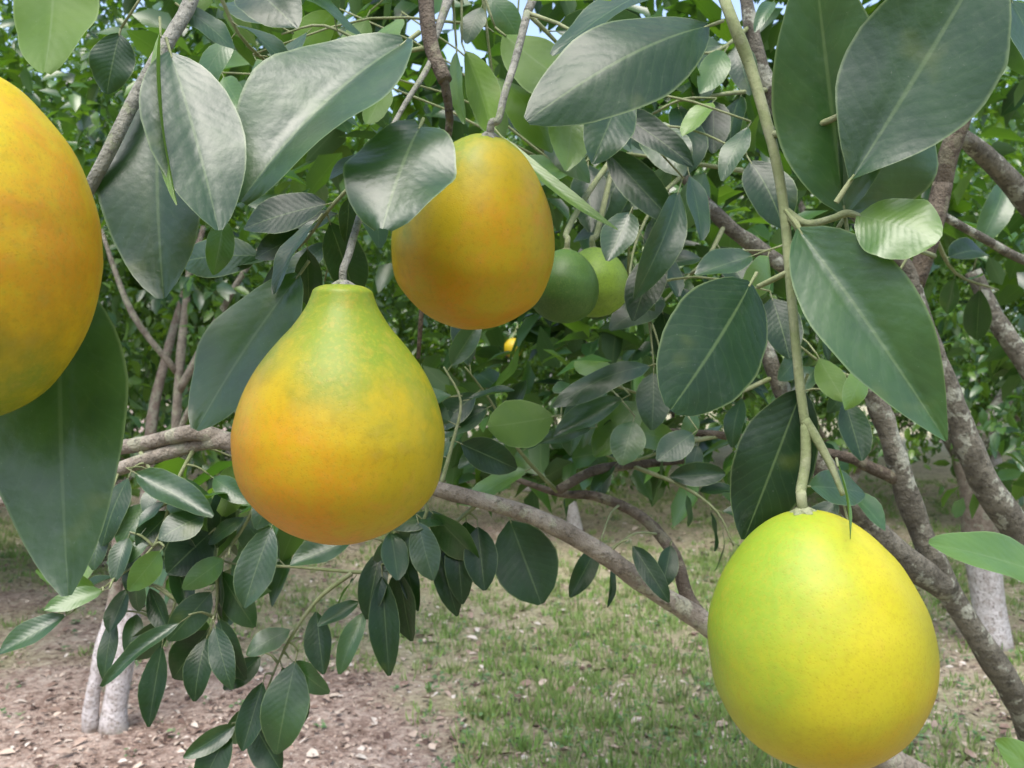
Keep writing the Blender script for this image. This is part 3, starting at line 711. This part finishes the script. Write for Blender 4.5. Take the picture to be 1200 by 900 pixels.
YEL = dict(yellow=(0.39, 0.285, 0.008), orange=(0.47, 0.21, 0.006), green=(0.145, 0.205, 0.012), speck=(0.33, 0.28, 0.02), scar=(0.50, 0.29, 0.05), pore=(0.21, 0.17, 0.006))
def fruit(label, cx, cy, d, top, bot, maxr_px, prof, tilt, mat_args, stalk, calyx_r=0.008, stalk_mat=None, cols=YEL, group=None, seg=56, cat='pomelo'):
    """top/bot: pixel rows of the crown and the base; tilt: (lean to the right, lean of the top towards the camera) in degrees"""
    R = maxr_px / F * d; L = (bot - top) / F * d
    c = P(cx, cy, d)
    f = empty('pomelo', c); tag(f, label, cat, group)
    V, Fc = lathe(prof, R, L, seg=seg, seed=cx * 0.01)
    rot = Matrix.Rotation(math.radians(tilt[1]), 4, 'X') @ Matrix.Rotation(math.radians(tilt[0]), 4, 'Y')
    off = Vector((0, 0, (cy - top) / F * d))
    V = [tuple(rot @ (Vector(v) + off)) for v in V]
    me = bpy.data.meshes.new('rind'); me.from_pydata(V, [], Fc)
    me.materials.append(rind_material('rind', R, *mat_args, cols)); me.polygons.foreach_set('use_smooth', [True] * len(Fc))
    r = bpy.data.objects.new('rind', me); COL.objects.link(r); r.parent = f
    ptop = c + rot @ off
    up = (rot.to_3x3() @ Vector((0, 0, 1))).normalized()
    # calyx: five blunt lobes round the stalk
    CV, CF = [], []
    n = 20
    for ring, (rr, zz) in enumerate(((0.35, 0.9), (0.7, 0.55), (1.0, 0.0))):
        for k in range(n):
            th = 2 * math.pi * k / n
            q = calyx_r * rr * (1 + (0.22 * math.cos(5 * th) if ring == 2 else 0))
            CV.append(Vector((q * math.cos(th), q * math.sin(th), calyx_r * 0.55 * zz)))
    for ring in range(2):
        for k in range(n): CF.append((ring * n + k, (ring + 1) * n + k, (ring + 1) * n + (k + 1) % n, ring * n + (k + 1) % n))
    CF.append(tuple(range(n)))
    me = bpy.data.meshes.new('calyx'); me.from_pydata([tuple(rot @ (v + off + Vector((0, 0, -0.001)))) for v in CV], [], CF)
    me.materials.append(M_TWIGG if stalk_mat is None else stalk_mat)
    k = bpy.data.objects.new('calyx', me); COL.objects.link(k); k.parent = f
    if stalk:
        q = [(ptop - up * 0.003, stalk[0][3] / 2 / F * d), (ptop + up * 0.012, stalk[0][3] / 2 / F * d)] + [(P(s[0], s[1], s[2]), s[3] / 2 / F * s[2]) for s in stalk]
        pts = [(v.x, v.y, v.z, rr) for v, rr in q]
        me, _ = tube_mesh('stalk', pts, 10, stalk_mat or M_TWIGG, knob=0.08)
        mesh_obj('stalk', me, f)
    return f

PEAR = [(0, 0), (0.001, 0.10), (0.006, 0.19), (0.022, 0.27), (0.05, 0.30), (0.085, 0.335), (0.125, 0.395), (0.17, 0.475), (0.22, 0.585), (0.316, 0.77), (0.415, 0.895), (0.51, 0.97), (0.61, 1.0), (0.745, 0.955), (0.84, 0.82), (0.925, 0.58), (0.975, 0.32), (0.995, 0.12), (1, 0)]
EGG = [(0, 0), (0.006, 0.13), (0.02, 0.24), (0.066, 0.41), (0.13, 0.56), (0.24, 0.74), (0.35, 0.87), (0.48, 0.97), (0.59, 1.0), (0.745, 0.93), (0.83, 0.80), (0.92, 0.57), (0.975, 0.31), (0.995, 0.12), (1, 0)]
ROUND = [(0, 0), (0.004, 0.10), (0.02, 0.24), (0.05, 0.38), (0.10, 0.53), (0.16, 0.66), (0.25, 0.81), (0.40, 0.96), (0.55, 1.0), (0.70, 0.955), (0.85, 0.77), (0.95, 0.47), (0.99, 0.2), (1, 0)]
OVAL = [(0, 0), (0.005, 0.13), (0.05, 0.42), (0.12, 0.62), (0.25, 0.85), (0.40, 0.98), (0.50, 1.0), (0.60, 0.985), (0.75, 0.87), (0.88, 0.65), (0.95, 0.44), (0.99, 0.2), (1, 0)]

fruit('pear-shaped yellow pomelo with a green neck and orange flushed side', 400, 500, 0.74, 334, 638, 122, PEAR, (1.5, 4),
      ((0.30, -0.05, 0.95), -0.02, (-0.50, -0.35, -0.45), 0.05, 2.0), [(408, 300, 0.745, 9), (416, 272, 0.77, 9), (426, 240, 0.82, 9)], 0.010)
fruit('orange pomelo with a green top, partly behind a round crinkled leaf', 556, 285, 0.93, 160, 388, 96, EGG, (9, 25),
      ((-0.55, 0.0, 0.80), 0.14, (0.05, -0.15, -0.30), -0.16, 6.4), [(584, 140, 0.878, 9), (592, 108, 0.89, 9), (604, 70, 0.92, 9), (618, 15, 0.95, 10)], 0.009, M_TWIGG)
fruit('round lime-yellow pomelo hanging lowest on the long green twig', 958, 760, 0.66, 596, 895, 126, ROUND, (-7, 3),
      ((-1.0, -0.05, 0.45), 0.12, (0.55, -0.2, -0.95), 0.25, 9.0), [(939, 572, 0.665, 12), (944, 540, 0.67, 12), (944, 497, 0.675, 12)], 0.009, M_TWIG,
      cols=dict(YEL, mottle=0.45, yellow=(0.39, 0.355, 0.016), green=(0.19, 0.29, 0.022), orange=(0.43, 0.275, 0.006)))
fruit('big yellow-orange pomelo cut off by the picture edge beside hanging grey leaves', -46, 284, 0.56, 76, 494, 149, OVAL, (-3, 0),
      ((0.25, -0.2, -0.9), 0.62, (0.8, -0.4, -0.1), 0.28, 12.0), [(-45, 50, 0.58, 16), (-40, -40, 0.62, 14), (30, -140, 0.72, 12), (300, -150, 0.85, 12)], 0.010,
      cols=dict(YEL, mottle=0.65, yellow=(0.45, 0.355, 0.008)))
GRN = dict(yellow=(0.060, 0.125, 0.022), orange=(0.12, 0.18, 0.03), green=(0.040, 0.095, 0.018), speck=(0.12, 0.19, 0.04), scar=(0.13, 0.17, 0.06), pore=(0.03, 0.08, 0.015))
fruit('small dark green unripe pomelo tucked behind the orange one', 661, 336, 1.07, 292, 379, 41, ROUND, (4, 5),
      ((-0.5, -0.5, -0.5), -0.2, (0.5, 0, 0), 0.6, 15.0), [(665, 270, 1.09, 7), (690, 225, 1.15, 7), (720, 182, 1.31, 6)], 0.006, M_TWIG, cols=GRN, seg=36)
fruit('small light green unripe pomelo half hidden beside a darker one', 697, 328, 1.16, 290, 372, 40, ROUND, (-4, 5),
      ((-0.5, -0.5, -0.8), 0.3, (0.5, 0, 0), 0.9, 17.0), [(699, 275, 1.17, 7), (710, 230, 1.22, 7), (720, 182, 1.31, 6)], 0.006, M_TWIG,
      cols=dict(GRN, yellow=(0.20, 0.31, 0.04), green=(0.13, 0.22, 0.03)), seg=36)

# ------------------------------------------------------------------ the orchard behind
PROTO = []
for k, (m, per) in enumerate(((900, 16), (840, 16), (880, 16))):
    PROTO.append(crown_cloud('crown', (0, 0, 2.6), (1.75, 1.75, 2.1), m, per, 40 + k, [0.75, 0.95, 0.6][k], Lr=(0.07, 0.115), tone_mu=0.68))

def limb_set(seed, spread=1.0, base_r=0.075, fork=0.55):
    r = random.Random(seed); out = []
    lean = Vector((r.uniform(-.08, .08), r.uniform(-.08, .08), 0))
    tr = [(Vector((0, 0, -0.06)), base_r * 1.5), (Vector((0, 0, 0.06)), base_r * 1.15), (lean * 0.5 + Vector((0, 0, fork * 0.6)), base_r), (lean + Vector((0, 0, fork + 0.08)), base_r * 0.8)]
    out.append(('trunk', tr))
    n = r.randint(4, 5)
    for i in range(n):
        a = 2 * math.pi * (i + r.uniform(-.25, .25)) / n
        h = Vector((math.cos(a), math.sin(a), 0))
        p0 = lean * 0.9 + Vector((0, 0, fork * r.uniform(0.8, 1.05)))
        p1 = p0 + h * 0.22 * spread + Vector((0, 0, 0.32)); p2 = p1 + h * 0.40 * spread + Vector((0, 0, 0.45)); p3 = p2 + h * 0.40 * spread + Vector((r.uniform(-.1, .1), 0, 0.5))
        out.append(('limb', [(p0, base_r * 0.6), (p1, base_r * 0.5), (p2, base_r * 0.36), (p3, base_r * 0.14)]))
        for s in (-1, 1):
            b = h.cross(Vector((0, 0, 1))) * s
            q1 = p1.lerp(p2, r.uniform(0.2, 0.9))
            out.append(('branch', [(q1, base_r * 0.26), (q1 + b * 0.25 + h * 0.15 + Vector((0, 0, 0.18)), base_r * 0.20), (q1 + b * 0.5 + h * 0.3 + Vector((0, 0, r.uniform(0, .4))), base_r * 0.08)]))
    return out

def limb_meshes(seed, mat, **kw):
    res = []
    for nm, pts in limb_set(seed, **kw):
        me, _ = tube_mesh(nm, [(p.x, p.y, p.z, rr) for p, rr in pts], 10 if nm == 'trunk' else 7, mat, n_per=4, knob=0.2, seed=seed)
        res.append((nm, me))
    return res
LIMBS = [limb_meshes(s, M_WHITE) for s in (3, 8, 15)]

def orchard_tree(x, y, k, rz, s, label, group=None, limbs=None, crown=None):
    t = empty('orchard_tree', (x, y, ground_z(x, y))); t.rotation_euler.z = rz; t.scale = (s, s, s)
    tag(t, label, 'tree', group)
    for nm, me in (limbs or LIMBS[k % 3]):
        o = bpy.data.objects.new(nm, me); COL.objects.link(o); o.parent = t
    o = bpy.data.objects.new('crown', crown or PROTO[k % 3]); COL.objects.link(o); o.parent = t; o['kind'] = 'stuff'
    return t

# the two nearest neighbours, whose whitewashed trunks show
def stem(name, pts, mat, seg=12, seed=1.0):
    me, _ = tube_mesh(name, [(*p[0], p[1]) for p in pts], seg, mat, n_per=5, knob=0.2, seed=seed); return (name, me)
left_l = [stem('trunk', [((0.01, 0, -0.05), 0.068), ((0.01, 0, 0.08), 0.056), ((0.05, 0.0, 0.35), 0.047), ((0.09, 0, 0.62), 0.040), ((0.12, 0.05, 0.95), 0.030), ((0.10, 0.2, 1.4), 0.022), ((0.2, 0.5, 2.2), 0.012)], M_WHITE),
          stem('limb', [((-0.085, 0.0, -0.05), 0.042), ((-0.080, -0.02, 0.10), 0.032), ((-0.035, -0.02, 0.36), 0.028), ((0.015, 0.0, 0.60), 0.027), ((-0.02, 0.05, 1.0), 0.022), ((-0.2, 0.1, 1.5), 0.016), ((-0.5, 0.2, 2.2), 0.014)], M_WHITE, seed=3.0),
          stem('limb', [((0.10, 0, 0.7), 0.028), ((0.20, 0.1, 1.05), 0.020), ((0.24, 0.1, 1.5), 0.020), ((0.26, 0.15, 1.9), 0.014), ((0.3, 0.2, 2.4), 0.01)], M_BARKP, seed=5.0),
          stem('limb', [((0.24, 0.1, 1.42), 0.017), ((0.40, 0.05, 1.68), 0.016), ((0.55, 0.05, 1.95), 0.012), ((0.8, 0.1, 2.3), 0.01)], M_BARKP, seed=6.0),
          stem('branch', [((0.22, 0.1, 1.2), 0.012), ((0.36, 0.02, 1.40), 0.012), ((0.6, 0.0, 1.45), 0.010), ((0.9, 0.0, 1.5), 0.006)], M_BARKP, seed=7.0),
          stem('branch', [((0.23, 0.1, 1.5), 0.014), ((0.08, 0.0, 1.75), 0.013), ((-0.05, 0.0, 2.1), 0.008)], M_BARKP, seed=8.0)]
left_c = crown_cloud('crown', (-0.25, 0.7, 2.25), (1.6, 1.0, 1.1), 460, 14, 91, 1.0, Lr=(0.065, 0.11), tone_mu=0.6)
orchard_tree(-1.675, 3.58, 0, 0, 1.0, 'orchard tree with a split whitewashed trunk on bare reddish earth', 'orchard trees with whitewashed trunks', left_l, left_c)
right_l = [stem('trunk', [((0, 0, -0.05), 0.12), ((0, 0, 0.08), 0.098), ((-0.06, 0, 0.5), 0.09), ((-0.10, 0, 0.9), 0.085), ((-0.12, 0.1, 1.15), 0.07)], M_WHITE),
           stem('limb', [((-0.11, 0.05, 1.0), 0.055), ((-0.4, 0.1, 1.5), 0.045), ((-0.8, 0.2, 2.1), 0.03), ((-1.1, 0.3, 2.8), 0.012)], M_BARK, seed=2.0),
           stem('limb', [((-0.11, 0.08, 1.0), 0.055), ((0.2, 0.1, 1.5), 0.045), ((0.5, 0.0, 2.1), 0.03), ((0.7, 0.0, 2.8), 0.012)], M_BARK, seed=3.0)]
right_c = crown_cloud('crown', (0.3, 0.5, 2.1), (1.6, 1.4, 1.5), 520, 16, 97, 0.85, Lr=(0.06, 0.105), tone_mu=0.62)
orchard_tree(2.66, 4.72, 1, 0, 1.0, 'orchard tree with a thick whitewashed trunk behind the leaning limbs', 'orchard trees with whitewashed trunks', right_l, right_c)

FARL = 'dense dark green orchard tree standing in the rows behind'
r = random.Random(4)
rows = [(-4.6, 5.6), (-1.9, 8.4), (0.5, 8.3), (-3.2, 6.8), (3.3, 8.6), (-3.6, 8.8), (5.2, 8.2), (6.8, 5.4), (-6.8, 8.2), (3.0, 10.8), (0.2, 11.6), (-2.6, 12.0), (-6.0, 12.2), (6.2, 10.9), (9.6, 9.0),
        (1.8, 15.0), (-1.2, 15.6), (-4.4, 15.8), (4.9, 14.8), (8.4, 14.0), (-8.4, 15.2), (-9.8, 11.0), (0.4, 19.6), (-3.2, 20.0), (3.9, 19.6), (7.6, 19.2), (-7.0, 20.2), (11.6, 18.4), (-11.2, 19.0), (12.5, 13.2)]
for i, (x, y) in enumerate(rows):
    orchard_tree(x + r.uniform(-.2, .2), y + r.uniform(-.2, .2), i, r.uniform(0, 6.28), (0.84 if y < 9.2 else 1.15 if y < 13 else 1.45) * r.uniform(0.95, 1.05), FARL, 'orchard rows behind')

for i, (x, y) in enumerate([(-4.8, -6.4), (-0.8, -7.0), (3.4, -6.6), (-8.4, -3.2), (8.0, -3.0), (-2.8, -10.6), (1.6, -10.8), (6.6, -8.4), (-8.0, -8.4)]):  # unseen trees added behind the camera to keep low sky off upright leaves
    orchard_tree(x, y, i + 1, r.uniform(0, 6.28), r.uniform(0.8, 0.95), 'unseen orchard tree added behind the camera to block low sky', 'unseen trees added behind the camera')

# a yellow fruit far off in the rows
fruit('tiny distant yellow fruit below the orange pomelo', 601, 408, 6.2, 396, 419, 11, ROUND, (0, 0), ((0, 0, 1), 0.9, (0, 0, -1), 0.5, 3.0), [(607, 380, 6.25, 2), (612, 340, 6.6, 2)], 0.008, M_TWIG, seg=24)

# ------------------------------------------------------------------ ground cover
def ground_cover():
    rg = np.random.default_rng(5)
    # grass: blades in tufts
    pos, ax, nr, L, W, tone = [], [], [], [], [], []
    n = 0
    while n < 11000:
        y = 2.4 + 10.5 * rg.random() ** 1.7; x = rg.uniform(-1, 1) * (0.9 + 0.85 * y)
        g = grassiness(x, y)
        if rg.random() > g ** 3.2: continue
        n += 1
        z = ground_z(x, y); h = rg.uniform(0.02, 0.06) * (0.6 + 0.7 * g); tn = rg.normal(0.5, 0.18)
        for _ in range(int(rg.integers(7, 14))):
            a = rg.uniform(0, 6.28); q = rg.uniform(0, 0.045)
            pos.append((x + q * math.cos(a), y + q * math.sin(a), z - 0.004))
            ax.append((math.cos(a) * rg.uniform(.2, 1.0), math.sin(a) * rg.uniform(.2, 1.0), 1.0)); nr.append((math.cos(a), math.sin(a), 0.4))
            L.append(h * rg.uniform(0.6, 1.3)); W.append(rg.uniform(0.003, 0.0065)); tone.append(tn + rg.normal(0, 0.12))
    me = cloud_mesh('grass', np.array(pos), np.array(ax), np.array(nr), np.array(L), np.array(W), np.clip(tone, 0, 1), M_GRASS)
    tag(mesh_obj('grass', me), 'short patchy green grass growing through the soil', 'grass', None, 'stuff')
    # low broad-leaved weeds
    pos, ax, nr, L, W, tone = [], [], [], [], [], []
    n = 0
    while n < 4200:
        y = 2.4 + 9 * rg.random() ** 1.6; x = rg.uniform(-1, 1) * (0.9 + 0.85 * y)
        g = grassiness(x, y)
        if rg.random() > 0.06 + 0.8 * g ** 2: continue
        n += 1
        z = ground_z(x, y); tn = rg.normal(0.5, 0.2); s = rg.uniform(0.012, 0.03)
        for _ in range(int(rg.integers(4, 9))):
            a = rg.uniform(0, 6.28); q = rg.uniform(0, 0.03)
            pos.append((x + q * math.cos(a), y + q * math.sin(a), z + rg.uniform(0, 0.03)))
            ax.append((math.cos(a), math.sin(a), rg.uniform(-.1, .6))); nr.append((rg.normal(0, .3), rg.normal(0, .3), 1.0))
            L.append(s * rg.uniform(0.7, 1.3)); W.append(s * rg.uniform(0.5, 0.8)); tone.append(tn + rg.normal(0, 0.12))
    me = cloud_mesh('weeds', np.array(pos), np.array(ax), np.array(nr), np.array(L), np.array(W), np.clip(tone, 0, 1), M_WEED)
    tag(mesh_obj('weeds', me), 'low broad-leaved weeds spread between the grass tufts', 'weeds', None, 'stuff')
    # dry fallen leaves
    n = 60000
    y = 2.3 + 11 * rg.random(n) ** 1.7; x = rg.uniform(-1, 1, n) * (0.9 + 0.85 * y)
    z = np.array([ground_z(a, b) for a, b in zip(x, y)]) + rg.uniform(0.002, 0.016, n)
    a = rg.uniform(0, 6.28, n)
    ax = np.stack([np.cos(a), np.sin(a), rg.normal(0, 0.25, n)], 1)
    nr = np.stack([rg.normal(0, .35, n), rg.normal(0, .35, n), np.ones(n)], 1)
    L = np.exp(rg.normal(math.log(0.018), 0.6, n)).clip(0.006, 0.07); W = L * rg.uniform(0.35, 0.65, n)
    me = cloud_mesh('fallen_leaves', np.stack([x, y, z], 1), ax, nr, L, W, np.clip(rg.normal(0.5, 0.36, n), 0, 1), M_LITTER)
    tag(mesh_obj('fallen_leaves', me), 'dry brown fallen leaves scattered over the orchard floor', 'leaf litter', None, 'stuff')
ground_cover()
print('leaves as parts:', LEAVES[0])
